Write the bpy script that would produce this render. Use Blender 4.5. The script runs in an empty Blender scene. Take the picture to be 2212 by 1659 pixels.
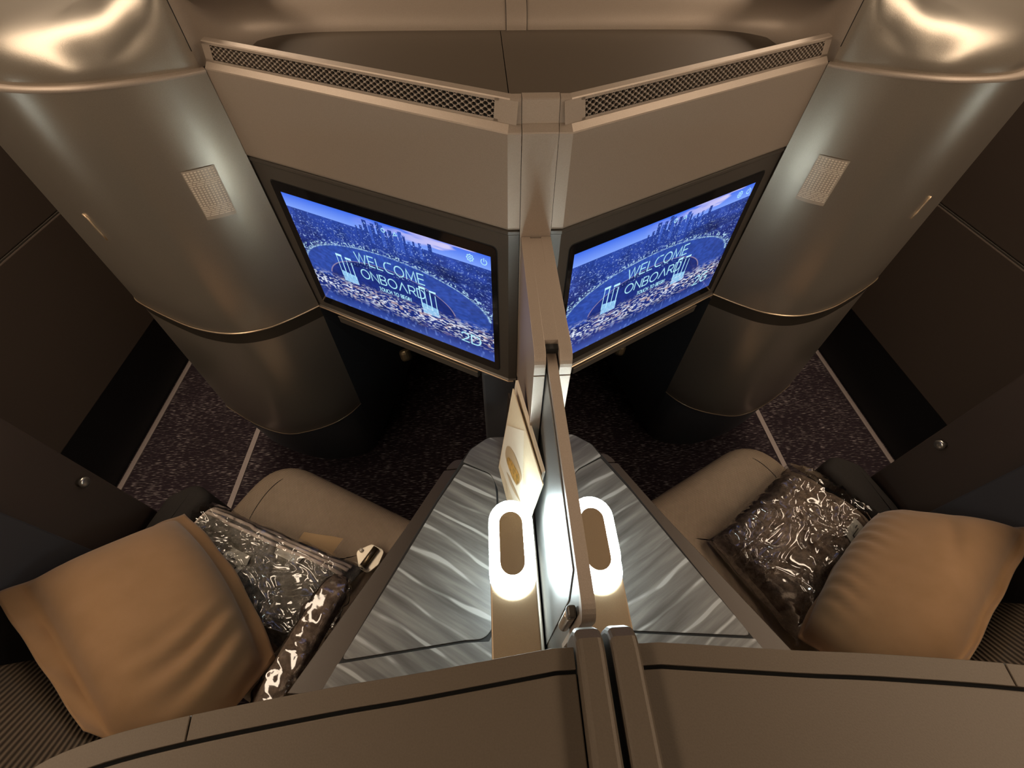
import bpy, bmesh, math, random
import numpy as np
from mathutils import Vector, Matrix, noise as mnoise

random.seed(7); rng = np.random.default_rng(7)
SC = bpy.context.scene
COL = SC.collection

# ------------------------------------------------------------------ camera
IW, IH, FPX = 2212, 1659, 913.8
_p, _y, _r = (math.radians(a) for a in (51.4369, 3.4029, 0.5536))
CAM = np.array([-0.0663, 0.0, 1.5393])
_f = np.array([math.sin(_y)*math.cos(_p), math.cos(_y)*math.cos(_p), -math.sin(_p)])
_rt = np.array([math.cos(_y), -math.sin(_y), 0.0]); _up = np.cross(_rt, _f)
RT = math.cos(_r)*_rt + math.sin(_r)*_up
UP = -math.sin(_r)*_rt + math.cos(_r)*_up
cd = bpy.data.cameras.new('camera'); cam = bpy.data.objects.new('camera', cd); COL.objects.link(cam)
cd.sensor_fit = 'HORIZONTAL'; cd.sensor_width = 36.0; cd.lens = FPX/IW*36.0; cd.clip_start = 0.02
m = Matrix.Identity(4)
for i in range(3):
    m[i][0] = RT[i]; m[i][1] = UP[i]; m[i][2] = -_f[i]; m[i][3] = CAM[i]
cam.matrix_world = m
SC.camera = cam
def ray(px, py): return _f*FPX + RT*(px-IW/2) - UP*(py-IH/2)
def on_x(px, py, x): d = ray(px, py); return CAM + d*((x-CAM[0])/d[0])
def on_z(px, py, z): d = ray(px, py); return CAM + d*((z-CAM[2])/d[2])

# ------------------------------------------------------------------ world, exposure
w = bpy.data.worlds.new('cabin_world'); SC.world = w; w.use_nodes = True
w.node_tree.nodes['Background'].inputs[0].default_value = (0.9, 0.62, 0.38, 1)
w.node_tree.nodes['Background'].inputs[1].default_value = 0.0
SC.view_settings.view_transform = 'Standard'; SC.view_settings.look = 'None'
SC.view_settings.gamma = 1.0; SC.view_settings.use_curve_mapping = False
SC.view_settings.exposure = 0.25
CEIL_STRENGTH = 5.6
LAMP_STRENGTH = 42.0

# ------------------------------------------------------------------ materials
def lin(c):
    return tuple(((v/255)/12.92 if v/255 <= 0.04045 else ((v/255+0.055)/1.055)**2.4) for v in c) + (1.0,)
class NT:
    def __init__(s, name):
        s.m = bpy.data.materials.new(name); s.m.use_nodes = True
        s.t = s.m.node_tree; s.b = s.t.nodes['Principled BSDF']; s.out = s.t.nodes['Material Output']
    def n(s, kind, **kw):
        k = s.t.nodes.new(kind)
        for a, v in kw.items():
            if hasattr(k, a) and a not in ('inputs',): setattr(k, a, v)
        return k
    def l(s, a, b): s.t.links.new(a, b)
    def coords(s, scale=(1, 1, 1), rot=(0, 0, 0), kind='Object'):
        tc = s.n('ShaderNodeTexCoord'); mp = s.n('ShaderNodeMapping')
        mp.inputs['Scale'].default_value = scale; mp.inputs['Rotation'].default_value = rot
        s.l(tc.outputs[kind], mp.inputs['Vector']); return mp.outputs['Vector']
    def noise(s, vec, scale, detail=2, rough=.5):
        k = s.n('ShaderNodeTexNoise'); k.inputs['Scale'].default_value = scale
        k.inputs['Detail'].default_value = detail; k.inputs['Roughness'].default_value = rough
        s.l(vec, k.inputs['Vector']); return k.outputs['Fac']
    def ramp(s, fac, stops):
        k = s.n('ShaderNodeValToRGB'); e = k.color_ramp.elements
        while len(e) < len(stops): e.new(0.5)
        for q, (p, c) in zip(e, stops): q.position = p; q.color = c
        s.l(fac, k.inputs[0]); return k.outputs['Color']
    def bump(s, fac, strength, dist=.002):
        k = s.n('ShaderNodeBump'); k.inputs['Strength'].default_value = strength
        k.inputs['Distance'].default_value = dist
        s.l(fac, k.inputs['Height']); s.l(k.outputs['Normal'], s.b.inputs['Normal'])
    def math(s, op, a, b):
        k = s.n('ShaderNodeMath', operation=op)
        for i, v in enumerate((a, b)):
            if isinstance(v, (int, float)): k.inputs[i].default_value = v
            else: s.l(v, k.inputs[i])
        return k.outputs[0]
def plain(name, col, rough=.5, metal=0.0, spec=.5, grain=0.0, gscale=900, emit=None, es=0.0):
    t = NT(name); b = t.b
    b.inputs['Base Color'].default_value = col; b.inputs['Roughness'].default_value = rough
    b.inputs['Metallic'].default_value = metal; b.inputs['Specular IOR Level'].default_value = spec
    if emit: b.inputs['Emission Color'].default_value = emit; b.inputs['Emission Strength'].default_value = es
    if grain:
        v = t.coords(); f = t.noise(v, gscale, 2)
        c0 = tuple(x*(1-grain) for x in col[:3])+(1,); c1 = tuple(min(1, x*(1+grain)) for x in col[:3])+(1,)
        t.l(t.ramp(f, [(.3, c0), (.7, c1)]), b.inputs['Base Color'])
        t.bump(f, .12, .0006)
    return t.m
def rgb(r, g, b): return (r, g, b, 1.0)

M = {}
M['bronze'] = plain('bronze_paint', rgb(.365, .292, .232), .47, .40, .5, .06)
M['column'] = plain('column_paint', rgb(.37, .32, .26), .285, .72, .5, .05)
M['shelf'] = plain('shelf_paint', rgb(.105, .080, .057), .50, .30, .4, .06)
M['frame'] = plain('frame_paint', rgb(.105, .09, .075), .42, .45, .5, .05)
M['ring'] = plain('ring_paint', rgb(.045, .036, .026), .42, .4, .5, .05)
M['gold'] = plain('gold_trim', rgb(.55, .41, .27), .32, .7)
M['dark'] = plain('dark_laminate', rgb(.072, .053, .042), .6, 0, .3, .05)
M['kick'] = plain('black_kick', rgb(.014, .013, .014), .6, 0, .3)
M['navy'] = plain('navy_plastic', rgb(.062, .062, .068), .5, 0, .35)
M['gap'] = plain('gap_shade_seal', rgb(.022, .021, .020), .7, 0, .2)  # near-black for seals, and for shade painted into grooves, slots and vent holes
M['bezel'] = plain('glass_bezel', rgb(.006, .006, .007), .08, 0, .5)
M['silver'] = plain('silver_metal', rgb(.62, .60, .55), .28, .9)
M['ivory'] = plain('ivory_metal', rgb(.85, .76, .60), .3, .3)
M['arm'] = plain('arm_trim', rgb(.058, .045, .035), .42, .4, .5, .05)
M['charcoal'] = plain('charcoal_cushion', rgb(.030, .026, .023), .85, 0, .2, .1, 500)
M['lamp_brown'] = plain('lamp_brown', rgb(.37, .262, .160), .42, .35, .5, .04)
M['glow'] = plain('lamp_glow', rgb(.9, .9, .9), .4, 0, .5, emit=rgb(.80, .97, 1.0), es=LAMP_STRENGTH)
M['glow_base'] = plain('lamp_glow_base', rgb(.9, .9, .9), .4, 0, .5, emit=rgb(.80, .97, 1.0), es=LAMP_STRENGTH*.40)
M['strip'] = plain('path_strip', rgb(.24, .195, .18), .6, 0, .3, .1, 300)
M['cream'] = plain('cream_paper', rgb(.74, .62, .43), .55, 0, .4, .03, 200)
M['cream2'] = plain('pale_paper', rgb(.80, .72, .58), .55)
M['amber'] = plain('amber_print', rgb(.60, .33, .07), .3, .25, .5, .5, 140)
M['pearl'] = plain('pearl_print', rgb(.62, .45, .26), .35, .2)
M['tagwhite'] = plain('white_tag', rgb(.62, .59, .52), .6)
M['ink'] = plain('tag_ink', rgb(.06, .055, .05), .6)
M['placard'] = plain('placard_clear', rgb(.47, .39, .30), .38, .35)
M['dots'] = plain('placard_print', rgb(.80, .70, .55), .45, .1)
M['piping'] = plain('piping', rgb(.80, .67, .58), .6)
M['strap'] = plain('belt_webbing', rgb(.40, .25, .11), .6)
M['tube'] = plain('belt_tube', rgb(.16, .12, .07), .3, .8)
M['wallp'] = plain('cabin_panel', rgb(.20, .16, .12), .6, 0, .3)
M['ceil'] = plain('ceiling_panel', rgb(.42, .34, .26), .6, 0, .3)
M['screenface'] = plain('screen_face', rgb(.165, .162, .155), .42, .35, .5, .22, 1600)
M['cove'] = plain('cove_light', rgb(.9, .8, .6), .5, 0, .3, emit=rgb(1.0, .80, .60), es=CEIL_STRENGTH)

def mk_carpet():
    t = NT('carpet')
    v = t.coords((40, 330, 1)); f = t.noise(v, 1.0, 1)
    v2 = t.coords((6, 9, 1)); f2 = t.noise(v2, 1.0, 2)
    g = t.math('ADD', f, t.math('MULTIPLY', t.math('SUBTRACT', f2, .5), .22))
    c = t.ramp(g, [(.0, rgb(.009, .006, .008)), (.57, rgb(.020, .013, .016)), (.66, rgb(.10, .082, .082)), (.74, rgb(.24, .205, .20))])
    t.l(c, t.b.inputs['Base Color']); t.b.inputs['Roughness'].default_value = .95
    t.b.inputs['Specular IOR Level'].default_value = .1
    t.bump(g, .5, .004); return t.m
M['carpet'] = mk_carpet()
def mk_weave():
    t = NT('seat_weave')
    v = t.coords((1, 1, 1))
    s = t.n('ShaderNodeSeparateXYZ'); t.l(v, s.inputs[0])
    k = 2*math.pi/.0042
    a = t.math('SINE', t.math('MULTIPLY', s.outputs[0], k), 0)
    b_ = t.math('SINE', t.math('MULTIPLY', t.math('ADD', s.outputs[1], s.outputs[2]), k), 0)
    f = t.math('ADD', t.math('MULTIPLY', t.math('MULTIPLY', a, b_), .5), .5)
    nz = t.noise(v, 60, 2)
    g = t.math('ADD', t.math('MULTIPLY', f, .8), t.math('MULTIPLY', nz, .2))
    t.l(t.ramp(g, [(.05, rgb(.13, .095, .064)), (.9, rgb(.42, .32, .23))]), t.b.inputs['Base Color'])
    t.b.inputs['Roughness'].default_value = .85; t.b.inputs['Specular IOR Level'].default_value = .2
    t.bump(f, .35, .0012); return t.m
M['weave'] = mk_weave()
def mk_rib():
    t = NT('ribbed_cloth')
    v = t.coords((1, 1, 1))
    s = t.n('ShaderNodeSeparateXYZ'); t.l(v, s.inputs[0])
    f = t.math('ADD', t.math('MULTIPLY', t.math('SINE', t.math('MULTIPLY', t.math('ADD', s.outputs[0], t.math('MULTIPLY', s.outputs[2], .8)), 2*math.pi/.0085), 0), .5), .5)
    t.l(t.ramp(f, [(.1, rgb(.050, .037, .026)), (.9, rgb(.165, .122, .084))]), t.b.inputs['Base Color'])
    t.b.inputs['Roughness'].default_value = .9; t.b.inputs['Specular IOR Level'].default_value = .15
    t.bump(f, .6, .002); return t.m
M['ribbed'] = mk_rib()
def mk_marble():
    t = NT('grey_marble')
    tc = t.n('ShaderNodeTexCoord'); s = t.n('ShaderNodeSeparateXYZ'); t.l(tc.outputs['Object'], s.inputs[0])
    ab = t.math('ABSOLUTE', s.outputs[0], 0)
    u = t.math('ADD', t.math('MULTIPLY', ab, -.50), t.math('MULTIPLY', s.outputs[1], .86))
    vv = t.math('ADD', t.math('MULTIPLY', ab, .86), t.math('MULTIPLY', s.outputs[1], .50))
    cb = t.n('ShaderNodeCombineXYZ'); t.l(u, cb.inputs[0]); t.l(vv, cb.inputs[1])
    t.l(t.math('MULTIPLY', s.outputs[0], .6), cb.inputs[2])
    mp = t.n('ShaderNodeMapping'); mp.inputs['Scale'].default_value = (75, 3.2, 9); t.l(cb.outputs[0], mp.inputs[0])
    n1 = t.noise(mp.outputs[0], 1.0, 3, .55)
    mp2 = t.n('ShaderNodeMapping'); mp2.inputs['Scale'].default_value = (9, 3.2, 4); t.l(cb.outputs[0], mp2.inputs[0])
    n2 = t.noise(mp2.outputs[0], 1.0, 2, .5)
    ph = t.math('ADD', t.math('MULTIPLY', u, 2*math.pi/.037), t.math('MULTIPLY', n2, 9.0))
    sn = t.math('SINE', ph, 0)
    mp3 = t.n('ShaderNodeMapping'); mp3.inputs['Scale'].default_value = (30, 9, 3); t.l(cb.outputs[0], mp3.inputs[0])
    fade = t.noise(mp3.outputs[0], 1.0, 2, .5)
    vein = t.math('ADD', sn, t.math('MULTIPLY', t.math('SUBTRACT', fade, .52), .8))
    base = t.ramp(n1, [(.32, rgb(.060, .054, .048)), (.5, rgb(.098, .090, .081)), (.68, rgb(.155, .143, .128))])
    vc = t.ramp(vein, [(.84, rgb(0, 0, 0)), (.96, rgb(.40, .40, .40)), (1.0, rgb(.9, .9, .9))])
    mx = t.n('ShaderNodeMix', data_type='RGBA'); t.l(vc, mx.inputs[0]); t.l(base, mx.inputs[6])
    mx.inputs[7].default_value = rgb(.30, .29, .27); t.l(mx.outputs[2], t.b.inputs['Base Color'])
    t.b.inputs['Roughness'].default_value = .36
    g = t.noise(t.coords(), 700, 2); t.bump(g, .16, .001); return t.m
M['marble'] = mk_marble()
def mk_cloth(name, c, c2, rough=.85):
    t = NT(name); v = t.coords((1, 1, 1)); f = t.noise(v, 25, 3)
    t.l(t.ramp(f, [(.3, c), (.7, c2)]), t.b.inputs['Base Color'])
    t.b.inputs['Roughness'].default_value = rough; t.b.inputs['Specular IOR Level'].default_value = .25
    t.b.inputs['Sheen Weight'].default_value = .25; t.b.inputs['Sheen Roughness'].default_value = .5
    g = t.noise(v, 1400, 1); t.bump(g, .2, .0006); return t.m
M['pillow'] = mk_cloth('pillow_cotton', rgb(.265, .150, .068), rgb(.295, .168, .080))
def mk_fleece(name, a, b_):
    t = NT(name); f = t.noise(t.coords(), 70, 4, .65)
    t.l(t.ramp(f, [(.3, a), (.7, b_)]), t.b.inputs['Base Color']); t.b.inputs['Roughness'].default_value = .95
    t.b.inputs['Specular IOR Level'].default_value = .1
    g = t.noise(t.coords(), 300, 3); t.bump(g, .6, .003); return t.m
M['fleece_grey'] = mk_fleece('grey_fleece', rgb(.15, .138, .12), rgb(.33, .305, .265))
M['fleece_brown'] = mk_fleece('brown_fleece', rgb(.105, .075, .058), rgb(.30, .225, .175))
def mk_plastic():
    t = NT('clear_wrap'); t.t.nodes.remove(t.b)
    fr = t.n('ShaderNodeLayerWeight'); fr.inputs['Blend'].default_value = .22
    tr = t.n('ShaderNodeBsdfTransparent'); tr.inputs[0].default_value = rgb(.96, .96, .95)
    gl = t.n('ShaderNodeBsdfGlossy'); gl.inputs['Roughness'].default_value = .09
    gl.inputs['Color'].default_value = rgb(1, 1, 1)
    nz = t.noise(t.coords(), 30, 2); bp = t.n('ShaderNodeBump'); bp.inputs['Strength'].default_value = .10
    bp.inputs['Distance'].default_value = .006; t.l(nz, bp.inputs['Height']); t.l(bp.outputs[0], gl.inputs['Normal'])
    t.l(bp.outputs[0], fr.inputs['Normal'])
    mx = t.n('ShaderNodeMixShader')
    fac = t.math('ADD', t.math('MULTIPLY', fr.outputs['Fresnel'], .9), .13)
    t.l(fac, mx.inputs[0]); t.l(tr.outputs[0], mx.inputs[1]); t.l(gl.outputs[0], mx.inputs[2])
    t.l(mx.outputs[0], t.out.inputs[0]); return t.m
M['wrap'] = mk_plastic()
def mk_display():
    t = NT('display_picture'); a = t.n('ShaderNodeVertexColor'); a.layer_name = 'picture'
    t.b.inputs['Base Color'].default_value = rgb(.004, .004, .005); t.b.inputs['Roughness'].default_value = .12
    t.l(a.outputs[0], t.b.inputs['Emission Color']); t.b.inputs['Emission Strength'].default_value = .95
    t.m.cycles.emission_sampling = 'NONE'
    return t.m
M['display'] = mk_display()
M['letter'] = plain('screen_letters', rgb(.01, .01, .01), .3, emit=rgb(.42, .80, .92), es=.85)
M['letter'].cycles.emission_sampling = 'NONE'

# ------------------------------------------------------------------ mesh helpers
def finish(name, bm, mat, parent=None, smooth=False, bevel=0, seg=2, auto=True):
    bmesh.ops.recalc_face_normals(bm, faces=bm.faces)
    me = bpy.data.meshes.new(name); bm.to_mesh(me); bm.free()
    me.materials.append(M[mat] if isinstance(mat, str) else mat)
    o = bpy.data.objects.new(name, me); COL.objects.link(o)
    if smooth: me.polygons.foreach_set('use_smooth', [True]*len(me.polygons))
    if bevel:
        b = o.modifiers.new('bevel', 'BEVEL'); b.width = bevel; b.segments = seg; b.limit_method = 'ANGLE'
        b.angle_limit = math.radians(35); b.harden_normals = False
    if parent: o.parent = parent
    return o
def raw(name, verts, faces, mat, parent=None, **k):
    bm = bmesh.new(); vs = [bm.verts.new(v) for v in verts]
    for f in faces:
        try: bm.faces.new([vs[i] for i in f])
        except ValueError: pass
    return finish(name, bm, mat, parent, **k)
def prism_bm(poly, z0, z1, bm=None):
    bm = bm or bmesh.new()
    lo = [bm.verts.new((x, y, z0)) for x, y in poly]; hi = [bm.verts.new((x, y, z1)) for x, y in poly]
    bm.faces.new(lo[::-1]); bm.faces.new(hi); n = len(poly)
    for i in range(n): bm.faces.new((lo[i], lo[(i+1) % n], hi[(i+1) % n], hi[i]))
    return bm
def prism(name, poly, z0, z1, mat, parent=None, **k): return finish(name, prism_bm(poly, z0, z1), mat, parent, **k)
def box_bm(a, b, bm=None):
    (x0, y0, z0), (x1, y1, z1) = a, b
    return prism_bm([(x0, y0), (x1, y0), (x1, y1), (x0, y1)], z0, z1, bm)
def box(name, a, b, mat, parent=None, **k): return finish(name, box_bm(a, b), mat, parent, **k)
def grid(name, P, mat, parent=None, closed=False, smooth=True, **k):
    """P: array rows x cols x 3"""
    R_, C_ = len(P), len(P[0]); bm = bmesh.new()
    V = [[bm.verts.new(tuple(p)) for p in r] for r in P]
    for i in range(R_-1):
        for j in range(C_ if closed else C_-1):
            bm.faces.new((V[i][j], V[i][(j+1) % C_], V[i+1][(j+1) % C_], V[i+1][j]))
    return finish(name, bm, mat, parent, smooth=smooth, **k)
def tube_bm(pts, r, n=8, bm=None, cap=True):
    bm = bm or bmesh.new(); rings = []; pts = [Vector(p) for p in pts]
    for i, p in enumerate(pts):
        t = (pts[min(i+1, len(pts)-1)]-pts[max(i-1, 0)]).normalized()
        a = t.orthogonal().normalized() if i == 0 else (pa - t*pa.dot(t)).normalized()
        pa = a; b = t.cross(a)
        rr = r[i] if hasattr(r, '__len__') else r
        rings.append([bm.verts.new(p+(a*math.cos(q)+b*math.sin(q))*rr) for q in [2*math.pi*k/n for k in range(n)]])
    for i in range(len(rings)-1):
        for j in range(n): bm.faces.new((rings[i][j], rings[i][(j+1) % n], rings[i+1][(j+1) % n], rings[i+1][j]))
    if cap: bm.faces.new(rings[0][::-1]); bm.faces.new(rings[-1])
    return bm
def tube(name, pts, r, mat, parent=None, n=8): return finish(name, tube_bm(pts, r, n), mat, parent, smooth=True)
def spline(pts, per=6):
    P = [np.array(p, float) for p in pts]; out = []
    for i in range(len(P)-1):
        a, b, c, d = P[max(i-1, 0)], P[i], P[i+1], P[min(i+2, len(P)-1)]
        for k in range(per):
            t = k/per
            out.append(.5*((2*b)+(c-a)*t+(2*a-5*b+4*c-d)*t*t+(-a+3*b-3*c+d)*t**3))
    out.append(P[-1]); return np.array(out)
def offset(poly, d):
    """offset an open 2D polyline to its left by d"""
    P = np.array(poly, float); T = np.gradient(P, axis=0); T /= np.linalg.norm(T, axis=1)[:, None]+1e-12
    return P + np.stack([-T[:, 1], T[:, 0]], 1)*d
def roundpoly(poly, rad, seg=5):
    out = []; n = len(poly)
    for i in range(n):
        a, b, c = (np.array(poly[(i+k) % n], float) for k in (-1, 0, 1))
        r = rad[i] if hasattr(rad, '__len__') else rad
        if r <= 0: out.append(tuple(b)); continue
        u = (a-b)/np.linalg.norm(a-b); v = (c-b)/np.linalg.norm(c-b)
        th = math.acos(max(-1, min(1, float(u@v)))); d = min(r/math.tan(th/2), .48*np.linalg.norm(a-b), .48*np.linalg.norm(c-b))
        p0, p1 = b+u*d, b+v*d
        for k in range(seg+1):
            t = k/seg; out.append(tuple((1-t)**2*p0+2*t*(1-t)*b+t*t*p1))
    return out
def mx(poly, s): return [(x*s, y) for x, y in poly]
def thing(name, label, cat, loc=(0, 0, 0), group=None):
    o = bpy.data.objects.new(name, None); COL.objects.link(o); o.empty_display_size = .05
    o.location = loc; o['label'] = label; o['category'] = cat
    if group: o['group'] = group
    LOC[o.name] = loc
    return o
LOC = {}
def tag(o, label, cat, group=None):
    o['label'] = label; o['category'] = cat
    if group: o['group'] = group
    return o
def struct(o): o['kind'] = 'structure'; return o
bpy.context.view_layer.update()
def settle(root):
    """parts are modelled in world space: keep them there under the placed Empty"""
    inv = Matrix.Translation(-Vector(LOC[root.name]))
    for c in [o for o in bpy.data.objects if o.parent == root]:
        c.matrix_parent_inverse = inv

SCR = {-1: '2D', 1: '2G'}
# ------------------------------------------------------------------ structure: floor, cabin
struct(box('floor', (-2.7, -6.0, -.05), (2.7, 4.2, 0), 'carpet'))
struct(box('ceiling', (-2.7, -6.0, 2.25), (2.7, 4.2, 2.3), 'ceil'))
struct(box('wall_left', (-2.75, -6.0, 0), (-2.7, 4.2, 2.25), 'wallp'))
struct(box('wall_right', (2.7, -6.0, 0), (2.75, 4.2, 2.25), 'wallp'))
struct(box('wall_front', (-2.7, 4.2, 0), (2.7, 4.25, 2.25), 'wallp'))
struct(box('wall_back', (-2.7, -6.05, 0), (2.7, -6.0, 2.25), 'wallp'))
for s in (-1, 1):
    o = box('ceiling_light_%s_offscreen' % ('left' if s < 0 else 'right'), (s*1.10, -5.6, 2.235), (s*1.60, 2.6, 2.249), 'cove')
    tag(o, 'long warm ceiling light above the aisle on the side of screen '+SCR[s], 'ceiling light', 'cabin ceiling lights')

for s in (-1, 1):
    for x, w_, y0, y1, lab in ((1.534, .020, .74, 2.6, 'pale path strip on the carpet along the black kick panel'),
                               (1.086, .020, .30, 1.60, 'pale path strip on the carpet beside the curved shell')):
        o = box('path_strip', (s*x-w_/2, y0, 0), (s*x+w_/2, y1, .003), 'strip')
        tag(o, lab, 'floor strip', 'path strips by the '+('kick panels' if x > 1.3 else 'shells'))
    # window suite wall across the aisle
    t = thing('aisle_wall', 'dark suite wall with recessed black kick across the aisle, on the side of screen '+SCR[s], 'partition', (s*1.55, 1.7, 0))
    box('lower_panel', (s*1.515, .60, .29), (s*1.60, 3.0, .775), 'dark', t, bevel=.004)
    box('upper_panel', (s*1.519, .60, .780), (s*1.60, 3.0, 1.30), 'dark', t, bevel=.004)
    box('seam', (s*1.517, .605, .7755), (s*1.59, 2.995, .7795), 'frame', t)
    box('kick_panel', (s*1.552, .60, 0), (s*1.595, 3.0, .285), 'kick', t)
    settle(t)

# ------------------------------------------------------------------ front shells (columns)
RING = [(.498, .829), (.554, .784), (.609, .751), (.679, .739), (.762, .759), (.841, .798), (.938, .857), (.968, .885), (.985, .93), (.995, 1.0), (1.0, 1.5)]
BOT = [(.544, .900), (.575, .858), (.620, .822), (.690, .795), (.769, .786), (.871, .823), (.985, .894), (1.015, .92), (1.035, .96), (1.045, 1.03), (1.05, 1.5)]
KICK = [(.570, .940), (.595, .898), (.66, .875), (.739, .869), (.82, .885), (.899, .913), (1.01, .970), (1.035, 1.0), (1.05, 1.04), (1.06, 1.1), (1.06, 1.5)]
PATH = [(1.0, 1.5), (.995, 1.0), (.985, .93), (.968, .885), (.938, .857), (.850, .795), (.771, .757), (.683, .750), (.616, .769), (.561, .798), (.511, .836),
        (.505, .90), (.500, .97), (.480, 1.04), (.42, 1.080), (.30, 1.090), (.15, 1.092), (.05, 1.092), (-.05, 1.092), (-.15, 1.092), (-.30, 1.09)]
UPROF = [(.012, 1.3225), (.012, 1.335), (.014, 1.345), (.018, 1.355), (.025, 1.364), (.036, 1.372), (.054, 1.379), (.085, 1.385), (.13, 1.389), (.18, 1.391)]
BPROF = [(.012, 1.305), (.012, 1.318), (.0135, 1.328), (.018, 1.338), (.026, 1.347), (.038, 1.355), (.058, 1.362), (.09, 1.369), (.14, 1.375), (.20, 1.378)]
def shell_rows():
    q = spline(PATH, 8); T = np.gradient(q, axis=0); T /= np.linalg.norm(T, axis=1)[:, None]
    T = np.array([sum(T[max(0, min(len(T)-1, i+k))] for k in range(-3, 4)) for i in range(len(T))]); T /= np.linalg.norm(T, axis=1)[:, None]
    N = np.stack([T[:, 1], -T[:, 0]], 1); ic = 10*8
    idx = np.arange(len(q)); squash = 1-.97*np.exp(-((idx-ic-1)/12.0)**2); tall = 1+.70*np.exp(-((idx-ic-1)/12.0)**2)
    blend = np.clip((idx-ic)/24.0, 0, 1); blend = blend*blend*(3-2*blend)
    rows = []
    for (o1, z1), (o2, z2) in zip(UPROF, BPROF):
        o_ = o1*(1-blend)+o2*blend; z = (1.3225+(z1-1.3225)*tall)*(1-blend)+(1.305+(z2-1.305)*tall)*blend
        oo = .012+(o_-.012)*squash
        rows.append(np.concatenate([q+N*oo[:, None], z[:, None]], 1))
    return np.array(rows), ic
SROWS, SEAM = shell_rows()
TOP = [(.511, .836), (.561, .798), (.616, .769), (.683, .750), (.771, .757), (.850, .795), (.938, .857), (.968, .885), (.985, .93), (.995, 1.0), (1.0, 1.5)]
def curve3(c, z, s, off=0.0):
    q = spline(c, 7)
    if off: q = offset(q, off)
    return [(x*s, y, z) for x, y in q]
def column_hit(px, py, s):
    d = ray(px, py); kk = 0.5
    for _it in range(6):
        P, n, e = _hit(d, s, kk); kk = min(1, max(0, (1.319-P[2])/(1.319-.842)))
    return P, n, e
def _hit(d, s, kk):
    q = spline([tuple(np.array(a)*(1-kk)+np.array(b)*kk) for a, b in zip(TOP, RING)], 12); best = None
    for i in range(len(q)-1):
        a, b = q[i]*[s, 1], q[i+1]*[s, 1]
        A = np.array([[d[0], -(b-a)[0]], [d[1], -(b-a)[1]]])
        if abs(np.linalg.det(A)) < 1e-9: continue
        t, u = np.linalg.solve(A, a-CAM[:2])
        if -.001 <= u <= 1.001 and t > 0 and (best is None or t < best[0]):
            e = (b-a)/np.linalg.norm(b-a)
            best = (t, np.array([e[1], -e[0]]), e)
    P = CAM+d*best[0]; n = best[1]
    if n @ (CAM[:2]-P[:2]) < 0: n = -n
    return P, np.array([n[0], n[1], 0]), np.array([best[2][0], best[2][1], 0])
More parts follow.
